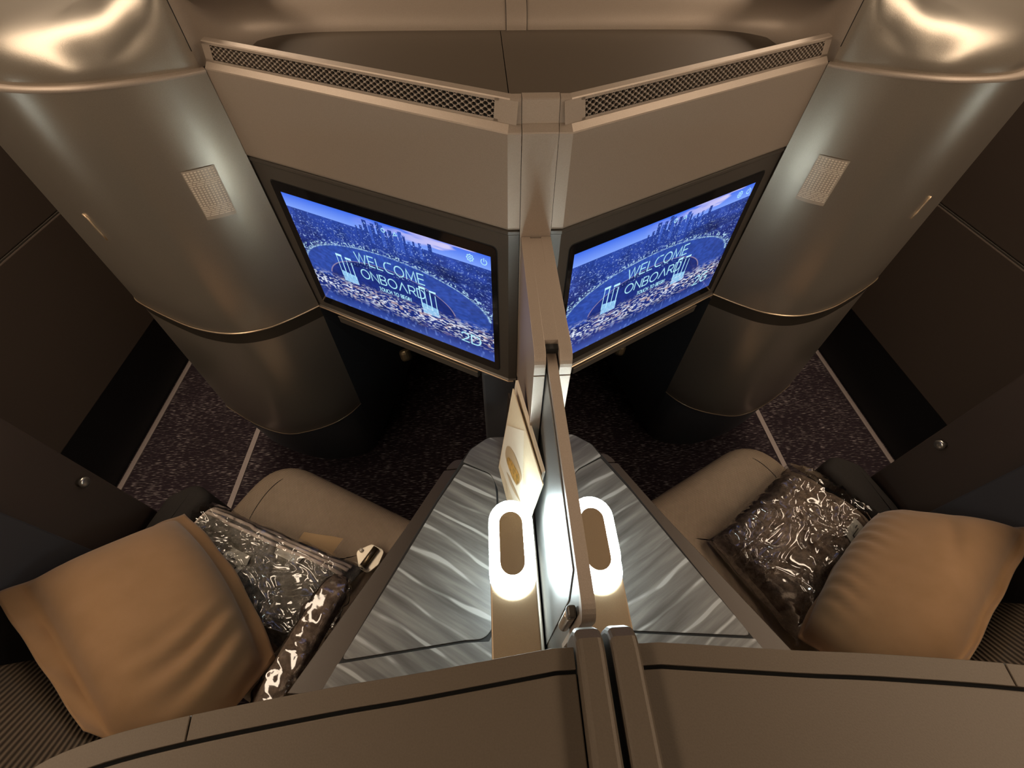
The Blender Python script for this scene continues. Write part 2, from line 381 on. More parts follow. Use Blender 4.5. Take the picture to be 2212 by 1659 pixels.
for s in (-1, 1):
    t = thing('seat_shell', 'curved bronze seat shell with placard, next to the screen reading '+SCR[s], 'seat shell', (s*.78, 1.15, 0))
    # offset to the left of the canonical direction (+x..) is away from the viewer (towards +y)
    grid('upper_shell', [[(p[0]*s, p[1], p[2]) for p in r_[:SEAM+1]] for r_ in SROWS], 'column', t)
    cap = [(p[0]*s, p[1], p[2]) for p in SROWS[-1][:SEAM+1]]+[(.56*s, 1.5, 1.395)]
    raw('shell_cap', cap+[(.72*s, 1.25, 1.398)], [(i, (i+1) % len(cap), len(cap)) for i in range(len(cap))], 'column', t, smooth=True)
    grid('top_ledge', [curve3(TOP, 1.3232, s, .013), curve3(TOP, 1.3232, s, .001), curve3(TOP, 1.3205, s, -.0015), curve3(TOP, 1.317, s, -.0005)], 'bronze', t)
    grid('middle_shell', [curve3([tuple(np.array(a)*(1-k)+np.array(b)*k) for a, b in zip(TOP, RING)], 1.319*(1-k)+.842*k, s) for k in np.linspace(0, 1, 7)]
         + [curve3(RING, .8385, s, .001)], 'column', t)
    grid('gold_line', [curve3(RING, .8395, s, -.0003), curve3(RING, .8385, s, -.0022), curve3(RING, .8365, s, -.0022), curve3(RING, .8352, s, .0)], 'gold', t)
    grid('trim_ring', [curve3(RING, .8355, s, .001), curve3(RING, .818, s, .003), curve3(RING, .8005, s, .004)], 'ring', t)
    low = [curve3([tuple(np.array(a)*(1-k)+np.array(b)*k) for a, b in zip(RING, BOT)], .8015*(1-k)+.332*k, s, .003*(1-k)) for k in np.linspace(0, 1, 7)]
    low.append(curve3(BOT, .328, s, .002)); low.append(curve3(BOT, .328, s, .015))
    grid('lower_shell', low, 'column', t)
    grid('bottom_edge', [curve3(BOT, .3315, s, -.0002), curve3(BOT, .3300, s, -.0018), curve3(BOT, .3285, s, -.0002)], 'gold', t)
    grid('kick_panel', [curve3(BOT, .330, s, .006), curve3(KICK, .0, s, .0)], 'navy', t)
    # top closing cap
    # placard
    c = [(390, 372), (462, 355), (512, 460), (448, 475)] if s < 0 else [(1770, 333), (1837, 348), (1778, 445), (1717, 428)]
    H = [column_hit(px, py, s) for px, py in c]
    P4 = [h[0]+h[1]*.0012 for h in H]
    if s > 0: pass
    N = (H[0][1]+H[2][1]); N /= np.linalg.norm(N)
    rows, cols = 6, 8
    def pq(u_, v_): return P4[0]*(1-u_)*(1-v_)+P4[1]*u_*(1-v_)+P4[2]*u_*v_+P4[3]*(1-u_)*v_
    def bulge(u_): return N*(.0025*4*u_*(1-u_))
    pl = grid('placard', [[pq(a, b)+bulge(a) for a in np.linspace(0, 1, 9)] for b in np.linspace(0, 1, 9)], 'placard', t)
    bm = bmesh.new(); rr = random.Random(3)
    def dash(u0, u1, v0, v1):
        bm.faces.new([bm.verts.new(tuple(pq(a, b)+bulge(a)+N*.0008)) for a, b in ((u0, v0), (u1, v0), (u1, v1), (u0, v1))])
    vrow = .03
    for kind, nrow in (('dot', 4), ('text', 3), ('dot', 9), ('text', 6)):
        for _ in range(nrow):
            if kind == 'dot':
                for k in range(9): dash(.03+k*.106, .03+k*.106+.062, vrow, vrow+.026)
                vrow += .045
            else:
                uu = .03
                while uu < .93:
                    L = rr.uniform(.08, .26); dash(uu, min(uu+L, .97), vrow, vrow+.018); uu += L+.03
                vrow += .036
    finish('placard_print', bm, 'dots', pl)['kind'] = 'stuff'
    # slot grip
    pts = [(180, 462), (190, 470), (205, 488), (222, 506), (233, 518)] if s < 0 else [(2010, 424), (2004, 430), (1992, 444), (1978, 460), (1966, 472)]
    tube('slot_grip', [tuple((lambda h: h[0]+h[1]*.001)(column_hit(px, py, s))) for px, py in pts], .0022, 'gold', t, 6)
    # inner footwell side
    grid('inner_side', [[(s*.515, .850, .80), (s*.50, 1.10, .80), (s*.47, 1.6, .80)], [(s*.56, .915, .33), (s*.52, 1.12, .33), (s*.45, 1.6, .33)],
                        [(s*.575, .93, 0), (s*.53, 1.12, 0), (s*.43, 1.6, 0)]], 'navy', t, smooth=False)
    settle(t)

# ------------------------------------------------------------------ monitor wings (V walls) and centre post
Fp = np.array([.041, .568]); Op = np.array([.511, .837]); DV = (Op-Fp)/np.linalg.norm(Op-Fp); NV = np.array([DV[1], -DV[0]])
WLEN = float(np.linalg.norm(Op-Fp))
def wing(sx, a, n, z):
    """a along the wall from the facet corner, n towards the viewer"""
    p = Fp+DV*a+NV*n; return (sx*p[0], p[1], z)
def wing_box(name, s, a0, a1, n0, n1, z0, z1, mat, parent, **k):
    P = [wing(s, a, n, z) for z in (z0, z1) for a, n in ((a0, n0), (a1, n0), (a1, n1), (a0, n1))]
    return raw(name, P, [(0, 1, 2, 3), (4, 5, 6, 7), (0, 1, 5, 4), (1, 2, 6, 5), (2, 3, 7, 6), (3, 0, 4, 7)], mat, parent, **k)
def wing_strip(name, s, prof, mat, parent, a0=None, a1=WLEN, x_in=.0236, **k):
    """extrude a (n, z) profile along facet + wall, mitred at the facet corner"""
    rows = []
    for n, z in prof:
        # facet line at y = Fp.y - n ; mitre with the wall line offset by n
        yb = Fp[1]-n
        q = Fp+NV*n; tt = (yb-q[1])/DV[1]; cx = q[0]+DV[0]*tt
        e = Fp+DV*a1+NV*n
        rows.append([(s*x_in, yb, z), (s*cx, yb, z), (s*e[0], e[1], z)])
    return grid(name, rows, mat, parent, smooth=False, **k)
ZT, ZC, ZD, ZB = 1.359, 1.3229, 1.1885, .836
for s in (-1, 1):
    t = thing('monitor_wing', 'angled bronze wall with perforated vent rail, around the screen reading '+SCR[s], 'partition', (s*.28, .72, 0))
    wing_strip('upper_panel', s, [(-.02, ZD+.003), (-.001, ZD+.003), (0, ZD+.006), (0, ZC-.001)], 'bronze', t)
    wing_strip('panel_groove', s, [(-.004, ZD+.004), (-.006, ZD-.003)], 'gap', t)
    wing_strip('monitor_frame', s, [(-.006, ZD+.001), (-.0015, ZD-.001), (-.0015, ZD-.006), (-.0035, ZD-.008), (-.0035, ZB+.004), (-.0005, ZB+.002), (-.0005, ZB-.003), (-.03, ZB-.004)], 'frame', t)
    # thin lit lip below the frame
    wing_strip('gold_line', s, [(-.0005, ZB+.0005), (.0012, ZB-.0004), (.0012, ZB-.0018), (-.0005, ZB-.003)], 'gold', t, x_in=.030)
    # vent rail
    wing_strip('rail_ledge', s, [(0, ZC-.001), (-.0006, ZC+.0008), (-.0072, ZC+.0078), (-.008, ZC+.0080)], 'bronze', t)
    v0 = np.array([-.0080, ZC+.0080]); v1 = np.array([-.0130, 1.3550])   # (n, z) of the vent face
    wing_strip('rail_top', s, [tuple(v1), (-.0140, 1.3565), (-.0215, ZT), (-.0235, ZT-.001), (-.0235, 1.300)], 'bronze', t)
    # perforated face
    A0, A1 = .018, WLEN-.012
    npitch = 46; p = (A1-A0-.004)/npitch; rows_n = 6; tl = float(np.linalg.norm(v1-v0)); h = (tl*.90)/(rows_n+1)
    ct = (v1-v0)/tl; cn = np.array([ct[1], -ct[0]])
    if cn[0] < 0: cn = -cn
    def vf(a, tt, dep=0.0):
        q = v0+ct*tt-cn*dep; return wing(s, a, q[0], q[1])
    bm = bmesh.new()
    t0 = (tl-h*(rows_n-1))/2
    for r_ in range(rows_n):
        for i in range(npitch):
            ca = A0+.002+p*(i+.5)+(0 if r_ % 2 == 0 else p/2); ctt = t0+h*r_
            if ca > A1-p*.4: continue
            O_ = []; I_ = []; J_ = []
            for k in range(8):
                q = 2*math.pi*k/8
                if k % 2 == 0: du, dv = math.cos(q)*p/2, math.sin(q)*h
                else: du, dv = math.copysign(p/4, math.cos(q)), math.copysign(h/2, math.sin(q))
                O_.append(bm.verts.new(vf(ca+du, ctt+dv)))
                I_.append(bm.verts.new(vf(ca+math.cos(q)*p*.352, ctt+math.sin(q)*h*.70)))
                J_.append(bm.verts.new(vf(ca+math.cos(q)*p*.352, ctt+math.sin(q)*h*.70, .004)))
            for k in range(8):
                bm.faces.new((O_[k], O_[(k+1) % 8], I_[(k+1) % 8], I_[k])); bm.faces.new((I_[k], I_[(k+1) % 8], J_[(k+1) % 8], J_[k]))
    # borders, slightly proud
    def bq(a0, a1, q0, q1): bm.faces.new([bm.verts.new(vf(a, q, -.0002)) for a, q in ((a0, q0), (a1, q0), (a1, q1), (a0, q1))])
    bq(A0, WLEN, 0, t0-h*.45); bq(A0, WLEN, t0+h*(rows_n-.55), tl); bq(-.008, A0+.006, 0, tl); bq(A1-.006, WLEN, 0, tl)
    finish('vent_grille', bm, 'bronze', t)
    bq2 = [vf(a, q, .0042) for a, q in ((A0, .001), (A1, .001), (A1, tl-.001), (A0, tl-.001))]
    raw('vent_back', bq2, [(0, 1, 2, 3)], 'gap', t)
    # facet part of the rail next to the post
    wing_strip('rail_end', s, [tuple(v0), tuple(v1)], 'bronze', t, a1=.012)
    # sliding tray under the frame
    tr = wing_box('tray', s, .075, .470, -.030, .0010, .806, .826, 'frame', t, bevel=.002)
    wing_box('tray_line', s, .075, .470, -.0004, .0014, .8248, .8264, 'gold', tr)
    wing_box('frame_underside', s, -.01, WLEN-.004, -.16, -.008, .822, .832, 'navy', t)
    # metal knob of the footwell
    kp = on_z(880, 777, .58) if s < 0 else on_z(1335, 765, .58)
    kb = finish('footwell_light', tube_bm([(kp[0]+s*.006, kp[1]+.012, kp[2]+.03), (kp[0], kp[1], kp[2])], .017, 16), 'tube', t, smooth=False, bevel=.008)
    settle(t)
    # the monitor itself
    a_of = lambda x: (x-Fp[0])/DV[0]
    x0, x1 = .069, .465
    mt = thing('seat_monitor', 'seatback monitor showing a city at dusk and the seat number '+SCR[s], 'monitor', (s*.27, .70, .86))
    aa0, aa1 = a_of(.060), a_of(.481)
    # glass: rounded rectangle slab
    rp = roundpoly([(aa0, .857), (aa1, .857), (aa1, 1.153), (aa0, 1.153)], .010, 5)
    bm = bmesh.new()
    for n_ in (-.0034, -.0020):
        vs = [bm.verts.new(wing(s, a, n_, z)) for a, z in rp]; bm.faces.new(vs)
        if n_ > -.003:
            for i in range(len(vs)): bm.faces.new((pv[i], pv[(i+1) % len(vs)], vs[(i+1) % len(vs)], vs[i]))
        pv = vs
    finish('glass_bezel', bm, 'bezel', mt)
    # groove around the glass
    bm = bmesh.new(); ro = roundpoly([(aa0-.002, .855), (aa1+.002, .855), (aa1+.002, 1.155), (aa0-.002, 1.155)], .011, 5)
    vs = [bm.verts.new(wing(s, a, -.0033, z)) for a, z in ro]; bm.faces.new(vs)
    finish('glass_gap', bm, 'gap', mt)
    # display picture
    zb, zt_ = .879, 1.134
    def sp(u_, v_, n_=-.0018):
        x = (x1+(x0-x1)*u_) if s < 0 else (x0+(x1-x0)*u_)
        return wing(s, a_of(x), n_, zb+(zt_-zb)*v_)
    mt['sp'] = 0; del mt['sp']
    if s < 0:
        NU, NVV = 520, 292
        U_, V_ = np.meshgrid((np.arange(NU)+.5)/NU, (np.arange(NVV)+.5)/NVV)
        def smooth_noise(nx, ny, seed):
            r = np.random.default_rng(seed).random((ny+2, nx+2))
            gx = U_*nx; gy = V_*ny; ix = gx.astype(int); iy = gy.astype(int); fx = gx-ix; fy = gy-iy
            fx = fx*fx*(3-2*fx); fy = fy*fy*(3-2*fy)
            return (r[iy, ix]*(1-fx)+r[iy, ix+1]*fx)*(1-fy)+(r[iy+1, ix]*(1-fx)+r[iy+1, ix+1]*fx)*fy
        def mixc(a, b, k): return a*(1-k[..., None])+b*k[..., None]
        c_ = lambda r, g, b: np.array(lin((r, g, b))[:3])
        img = np.zeros((NVV, NU, 3))
        hor = .893
        sky = np.clip((V_-hor)/(1-hor), 0, 1)
        img[:] = mixc(np.broadcast_to(c_(120, 155, 240), img.shape), np.broadcast_to(c_(60, 105, 225), img.shape), sky)
        cl = np.clip((smooth_noise(9, 22, 1)*.6+smooth_noise(22, 60, 2)*.4-.45)*4, 0, 1)*np.clip((U_-.35)*2.2, 0, 1)
        img = mixc(img, np.broadcast_to(c_(215, 205, 235), img.shape), cl*.8)
        # ground
        g1 = smooth_noise(18, 14, 3); g2 = smooth_noise(70, 60, 4); g3 = smooth_noise(180, 120, 5)
        gnd = V_ < hor
        depth = np.clip((hor-V_)/hor, 0, 1)
        base = mixc(np.broadcast_to(c_(44, 72, 165), img.shape), np.broadcast_to(c_(26, 46, 125), img.shape), np.clip(depth*3, 0, 1))
        base = base*(.55+.55*g1+.35*(g2-.5))[..., None]
        img = np.where(gnd[..., None], base, img)
        # city lights: speckles whose size grows towards the bottom
        def specks(nx, ny, seed, thr, v0_, v1_, col, k):
            q = smooth_noise(nx, ny, seed); mk = ((q > thr) & (V_ < v1_) & (V_ > v0_) & gnd)
            f_ = np.clip((q-thr)/(1-thr)*2.2, 0, 1)*mk*k
            return mixc(img, np.broadcast_to(c_(*col), img.shape), f_)
        img = specks(260, 170, 6, .80, .66, .90, (115, 145, 220), .6)
        img = specks(130, 120, 7, .82, .50, .86, (165, 190, 240), .6)
        img = specks(60, 130, 17, .80, .50, .80, (120, 150, 215), .4)
        # dark park belt right
        pk = np.clip(1-((U_-.80)/.22)**2-((V_-.745)/.06)**2, 0, 1); img = img*(1-.35*np.clip(pk*2, 0, 1))[..., None]
        # skyline
        rs = np.random.default_rng(11)
        for x, w_, h_ in [(.405, .012, .035), (.43, .020, .085), (.452, .016, .06), (.468, .018, .075), (.495, .016, .10), (.512, .020, .085), (.53, .012, .05), (.552, .018, .065), (.575, .022, .05), (.60, .018, .078), (.617, .012, .055), (.66, .010, .035), (.69, .014, .04), (.735, .018, .055), (.38, .01, .02), (.64, .014, .02)]:
            mk = (abs(U_-x) < w_/2) & (V_ > .80) & (V_ < hor+h_)
            shade = c_(36, 60, 140) if rs.random() < .6 else c_(52, 82, 175)
            img[mk] = shade*(.8+.4*g3[mk][:, None])
            wn = mk & (smooth_noise(300, 160, 12) > .86); img[wn] = c_(150, 180, 240)
        # stadium ring: outer rim and inner bowl
        def ring(cu, cv, ru, rv): return np.sqrt(((U_-cu)/ru)**2+((V_-cv)/rv)**2)
        e1 = ring(.49, .40, .50, .315); e2 = ring(.47, .33, .345, .262); e3 = ring(.47, .33, .30, .215)
        up_ = V_ > .30
        roof = (e1 < 1) & (e2 > 1) & up_
        img[roof] = (c_(46, 76, 165)*(.45+.5*g2[roof][:, None]+.45*(1-np.abs(U_[roof]-.30))[:, None]*.6))
        ang = np.arctan2(V_-.40, U_-.49)
        rib = (np.abs(((ang*40/math.pi) % 1)-.5) > .44) & roof; img[rib] = c_(36, 62, 150)
        crest = np.clip(1-np.abs(e1-1)/.020, 0, 1)*(V_ > .42); img = mixc(img, np.broadcast_to(c_(175, 215, 240), img.shape), crest*(.25+.65*(g3 > .52)))
        beads = np.clip(1-np.abs(e1-1.06)/.06, 0, 1)*(smooth_noise(150, 90, 13) > .62)*(V_ > .45); img = mixc(img, np.broadcast_to(c_(190, 230, 250), img.shape), beads*.8)
        line2 = np.clip(1-np.abs(e2-1)/.014, 0, 1)*(V_ > .36); img = mixc(img, np.broadcast_to(c_(190, 165, 175), img.shape), line2*.6)
        bowl = (e3 < 1) & (V_ > .26); img[bowl] = c_(26, 44, 120)*(.8+.4*g2[bowl][:, None])
        # light masts and boxes
        for bx, by in ((.212, .40), (.655, .36)):
            mk = (abs(U_-bx-.03) < .042) & (V_ < by+.02-.25*(U_-bx)) & (V_ > by-.085); img[mk] = c_(135, 185, 225)*(.85+.3*g3[mk][:, None])
            for k in range(4):
                u_ = bx-.012+k*.026; mk = (abs(U_-u_) < .0022) & (V_ > by-.03) & (V_ < by+.17-.012*k); img[mk] = c_(170, 220, 240)
            for k in range(2):
                mk = (abs(U_-bx-.002-k*.052) < .017) & (abs(V_-by-.172+.01*k) < .010); img[mk] = c_(180, 230, 245)
        # foreground town
        fg = np.clip((.36-V_)*9, 0, 1)*np.clip((V_-.10)*9, 0, 1)
        q = smooth_noise(85, 120, 14); f_ = np.clip((q-.53)*5, 0, 1)*fg; img = mixc(img, np.broadcast_to(c_(222, 230, 245), img.shape), f_*.85)
        q = smooth_noise(45, 80, 15); f_ = np.clip((q-.68)*5, 0, 1)*fg*(U_ > .12); img = mixc(img, np.broadcast_to(c_(240, 205, 190), img.shape), f_*.45)
        q = smooth_noise(90, 30, 16); f_ = np.clip((q-.70)*4, 0, 1)*np.clip((.16-V_)*12, 0, 1); img = mixc(img, np.broadcast_to(c_(110, 140, 215), img.shape), f_*.6)
        img = mixc(img, np.broadcast_to(c_(70, 100, 190), img.shape), np.clip((.12-V_)*5, 0, .5))
        DISP = img
    me = bpy.data.meshes.new('display')
    gu, gv = np.meshgrid(np.arange(NU+1)/NU, np.arange(NVV+1)/NVV)
    corners = np.array([sp(0, 0), sp(1, 0), sp(0, 1)])
    co = corners[0]+gu[..., None]*(corners[1]-corners[0])+gv[..., None]*(corners[2]-corners[0])
    co = co.reshape(-1, 3)
    ii = (np.arange(NVV)[:, None]*(NU+1)+np.arange(NU)[None, :]).reshape(-1)
    quads = np.stack([ii, ii+1, ii+NU+2, ii+NU+1], 1)
    me.vertices.add(len(co)); me.vertices.foreach_set('co', co.astype(np.float32).ravel())
    me.loops.add(len(quads)*4); me.loops.foreach_set('vertex_index', quads.astype(np.int32).ravel())
    me.polygons.add(len(quads)); me.polygons.foreach_set('loop_start', np.arange(0, len(quads)*4, 4, dtype=np.int32))
    me.update(calc_edges=True)
    ca_ = me.color_attributes.new('picture', 'FLOAT_COLOR', 'CORNER')
    cc = np.ones((len(quads), 4, 4), np.float32); cc[:, :, :3] = DISP.reshape(-1, 1, 3); ca_.data.foreach_set('color', cc.ravel())
    me.materials.append(M['display'])
    d_ = bpy.data.objects.new('display', me); COL.objects.link(d_); d_.parent = mt
    # stroke lettering
    arc = lambda cx, cy, rx, ry, a, b, n=12: [(cx+rx*math.cos(math.radians(a+(b-a)*k/n)), cy+ry*math.sin(math.radians(a+(b-a)*k/n))) for k in range(n+1)]
    G = {'W': (1.35, [[(0, 1), (.34, 0), (.675, 1), (1.01, 0), (1.35, 1)]]), 'E': (.72, [[(.72, 1), (0, 1), (0, 0), (.72, 0)], [(0, .5), (.66, .5)]]),
         'L': (.68, [[(0, 1), (0, 0), (.68, 0)]]), 'C': (.95, [[(.95, 1), (.45, 1)]+arc(.45, .5, .45, .5, 90, 270, 14)+[(.95, 0)]]),
         'O': (1.05, [arc(.525, .5, .525, .5, 0, 360, 28)]), 'M': (1.1, [[(0, 0), (.12, 1), (.55, .12), (.98, 1), (1.1, 0)]]),
         'N': (.85, [[(0, 0), (0, 1), (.85, 0), (.85, 1)]]), 'B': (.75, [[(0, 0), (0, 1), (.45, 1)]+arc(.45, .76, .27, .24, 90, -88, 8)+arc(.47, .26, .28, .26, 88, -90, 8)+[(0, 0)], [(0, .52), (.5, .52)]]),
         'A': (1.0, [[(0, 0), (.5, 1), (1.0, 0)]]), 'R': (.75, [[(0, 0), (0, 1), (.45, 1)]+arc(.47, .74, .27, .26, 90, -90, 8)+[(.0, .48)], [(.4, .48), (.78, 0)]]),
         'D': (.88, [[(0, 0), (0, 1), (.38, 1)]+arc(.38, .5, .5, .5, 90, -90, 14)+[(0, 0)]]), 'T': (.75, [[(0, 1), (.75, 1)], [(.375, 1), (.375, 0)]]),
         'U': (.8, [[(0, 1), (0, .35)]+arc(.4, .38, .4, .38, 180, 360, 10)+[(.8, 1)]]), 'H': (.8, [[(0, 0), (0, 1)], [(.8, 0), (.8, 1)], [(0, .5), (.8, .5)]]),
         'G': (.98, [arc(.5, .5, .48, .5, 50, 320, 20)+[(.95, .45), (.55, .45)]]), 'I': (.0, [[(0, 0), (0, 1)]]), ' ': (.45, []),
         '2': (.72, [arc(.36, .68, .34, .32, 165, -35, 12)+[(.02, 0), (.74, 0)]])}
    def ribbon(bm, pts, wd, asp):
        P = [np.array(q, float) for q in pts]; n = len(P); Lr = []
        clo = np.linalg.norm(P[0]-P[-1]) < 1e-6
        for i in range(n):
            a = P[i-1] if i else (P[-2] if clo else P[0]); b = P[(i+1)] if i < n-1 else (P[1] if clo else P[-1])
            if i == 0 and not clo: d0 = d1 = P[1]-P[0]
            elif i == n-1 and not clo: d0 = d1 = P[-1]-P[-2]
            else: d0, d1 = P[i]-a, b-P[i]
            d0 = d0*[asp, 1]; d1 = d1*[asp, 1]
            n0 = np.array([-d0[1], d0[0]])/np.linalg.norm(d0); n1 = np.array([-d1[1], d1[0]])/np.linalg.norm(d1)
            mm = n0+n1; l = np.linalg.norm(mm); mm = mm/l if l > 1e-6 else n0
            k = min(1/max(mm@n0, .3), 2.2)*wd/2
            Lr.append((P[i]+mm*k/[asp, 1], P[i]-mm*k/[asp, 1]))
        vs = [[bm.verts.new(sp(*q, -.0012)) for q in pr] for pr in Lr]
        for i in range(n-1): bm.faces.new((vs[i][0], vs[i+1][0], vs[i+1][1], vs[i][1]))
        return vs
    ASP = (x1-x0)/DV[0]/(zt_-zb)     # width / height of the picture
    def write(text, u0, u1, vb, vh, wd):
        gap = .26; tot = sum(G[c][0] for c in text)+gap*(len(text)-1); k = (u1-u0)/tot; cx = 0
        for c in text:
            if G[c][1]:
                bm = bmesh.new(); lift = 0
                rib_ = [ribbon(bm, [(u0+(cx+x)*k, vb+y*vh) for x, y in st], wd, ASP) for st in G[c][1]]
                for r2 in rib_[1:]:
                    near = min((v_ for pr_ in rib_[0] for v_ in pr_), key=lambda v_: (v_.co-r2[0][0].co).length)
                    bm.faces.new((near, r2[0][0], r2[0][1]))
                finish('letter', bm, 'letter', mt)
            cx += G[c][0]+gap
    write('WELCOME', .318, .680, .570, .092, .0098)
    write('ONBOARD', .325, .668, .424, .086, .0098)
    write('TOUCH TO BEGIN', .411, .585, .350, .034, .0062)
    write(SCR[s], .836, .934, .125, .098, .012)
    def circ(cu, cv, r, wob=0.0, n=48, a0=0, a1=360): return [(cu+r*(1+wob*math.cos(8*q))*math.cos(q)/ASP, cv+r*(1+wob*math.cos(8*q))*math.sin(q)) for q in [math.radians(a0+(a1-a0)*k/n) for k in range(n+1)]]
    for strokes in ([circ(.914, .946, .0235, .16), circ(.914, .946, .009, 0, 16)], [circ(.972, .946, .0215, 0, 20, 120, 420), [(.972, .975), (.972, .948)]],
                    [circ(.521, .945, .015, 0, 16)], [[(.577, .957), (.586, .935), (.570, .930), (.577, .957)]]):
        bm = bmesh.new()
        for st in strokes: ribbon(bm, st, .006, ASP)
        finish('screen_icon', bm, 'letter', mt)
    settle(mt)

# centre post in the apex
t = thing('centre_post', 'narrow bronze post where the two monitor walls meet', 'post', (0, .60, 0))
pr = [(.560, .86), (.568, .86), (.568, ZC-.001), (.5686, ZC+.0008), (.5752, ZC+.0078), (.576, ZC+.008), (.581, 1.355), (.582, 1.3565), (.5895, ZT), (.592, ZT), (.592, 1.30)]
pr = [(y-.001, z+.0006) for y, z in pr]
grid('post_face', [[(-.0229, y, z), (0, y, z), (.0229, y, z)] for y, z in pr], 'bronze', t, smooth=False)
box('post_core', (-.0233, .569, .83), (.0233, .588, 1.30), 'gap', t)
box('footwell_wall', (-.098, .60, 0), (.098, 1.9, .826), 'navy', t, bevel=.006)
settle(t)
# recessed top behind the rails, back band
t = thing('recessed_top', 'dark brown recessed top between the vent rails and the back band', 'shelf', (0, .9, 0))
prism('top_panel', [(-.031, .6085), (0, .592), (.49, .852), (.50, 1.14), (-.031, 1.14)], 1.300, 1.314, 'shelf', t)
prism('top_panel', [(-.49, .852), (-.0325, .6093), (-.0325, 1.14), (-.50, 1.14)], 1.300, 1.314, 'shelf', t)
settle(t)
t = thing('back_band', 'lit bronze band of seat shell closing the recessed top at the back', 'seat shell', (0, 1.2, 0))
rows = []
for r_ in SROWS:
    half = [p for p in r_[SEAM:] if p[0] > .001]
    rows.append([(p[0], p[1], p[2]) for p in half]+[(-p[0], p[1], p[2]) for p in half[::-1]])
rows.append([(x, 1.9, 1.380) for x, y, z in rows[-1]])
grid('band', rows, 'bronze', t)
cs = [(1.092+o_-.0022, z+.0012) for o_, z in BPROF]
grid('centre_strip', [[(x, y, z) for x in (-.019, 0, .022)] for y, z in cs], 'bronze', t)
for x in (-.0195, .0225): tube('strip_edge', [(x, y+.0006, z) for y, z in cs], .0006, 'gap', t, 5)
for s in (-1, 1):
    tube('seam', [(r_[SEAM][0]*s, r_[SEAM][1]-.0004, r_[SEAM][2]+.0002) for r_ in SROWS[1:]], .0007, 'gap', t, 5)
settle(t)

# ------------------------------------------------------------------ centre divider
t = thing('privacy_divider', 'thick bronze divider with a slotted end standing between the two screens', 'divider', (0, .45, 0))
def divider_profile():
    # side profile (y, z): rounded top edge at the near end
    pts = [(.566, .79), (.566, 1.181)]
    for k in range(7):
        a = math.radians(90+15*k); pts.append((.340+.018*math.cos(a), 1.163+.018*math.sin(a)))
    pts += [(.322, 1.1490), (.327, 1.1490), (.327, 1.1474), (.322, 1.1474), (.322, .79)]; return pts
def slab_profile(name, prof, x0, x1, mat, parent, **k):
    n = len(prof); V = [(x0, y, z) for y, z in prof]+[(x1, y, z) for y, z in prof]
    F = [tuple(range(n)), tuple(range(2*n-1, n-1, -1))]+[(i, (i+1) % n, n+(i+1) % n, n+i) for i in range(n)]
    return raw(name, V, F, mat, parent, **k)
slab_profile('left_half', divider_profile(), -.0215, -.0075, 'bronze', t, bevel=.0006)
slab_profile('right_half', divider_profile(), .0085, .0235, 'bronze', t, bevel=.0006)
slab_profile('bridge', [(.562, .80), (.562, 1.1808), (.350, 1.1808), (.345, 1.15), (.345, .80)], -.0085, .0095, 'bronze', t)
box('slot_core', (-.0075, .340, .79), (.0085, .3475, 1.176), 'gap', t)
settle(t)
t = thing('sliding_screen', 'thin sliding privacy screen with a small latch between the two lamps', 'divider', (0, .20, 0))
prof = [(.342, .792), (.342, 1.166)]+[(.074+.014*math.cos(math.radians(a)), 1.152+.014*math.sin(math.radians(a))) for a in range(90, 181, 15)]+[(.060, .792)]
slab_profile('screen_panel', prof, -.0045, .0055, 'frame', t, bevel=.001)
slab_profile('top_edge', [(.342, 1.160), (.342, 1.1676)]+[(.074+.0156*math.cos(math.radians(a)), 1.152+.0156*math.sin(math.radians(a))) for a in range(90, 181, 15)]+[(.0584, 1.0), (.063, 1.0), (.066, 1.150), (.076, 1.160)], -.0052, .0062, 'bronze', t)
slab_profile('face_panel', [(.338, .80), (.338, 1.150), (.100, 1.150), (.086, 1.10), (.086, .80)], -.0058, -.0040, 'screenface', t, bevel=.0006)
lp = [on_x(1232, 1352, -.012), on_x(1262, 1322, -.012)]
bm = tube_bm([(-.0095, .070, 1.070), (-.0095, .070, 1.125)], .0055, 10)
lt = finish('latch', bm, 'column', t, smooth=False, bevel=.0015)
box('latch_tip', (-.013, .066, 1.124), (-.005, .076, 1.136), 'frame', lt, bevel=.002)
settle(t)

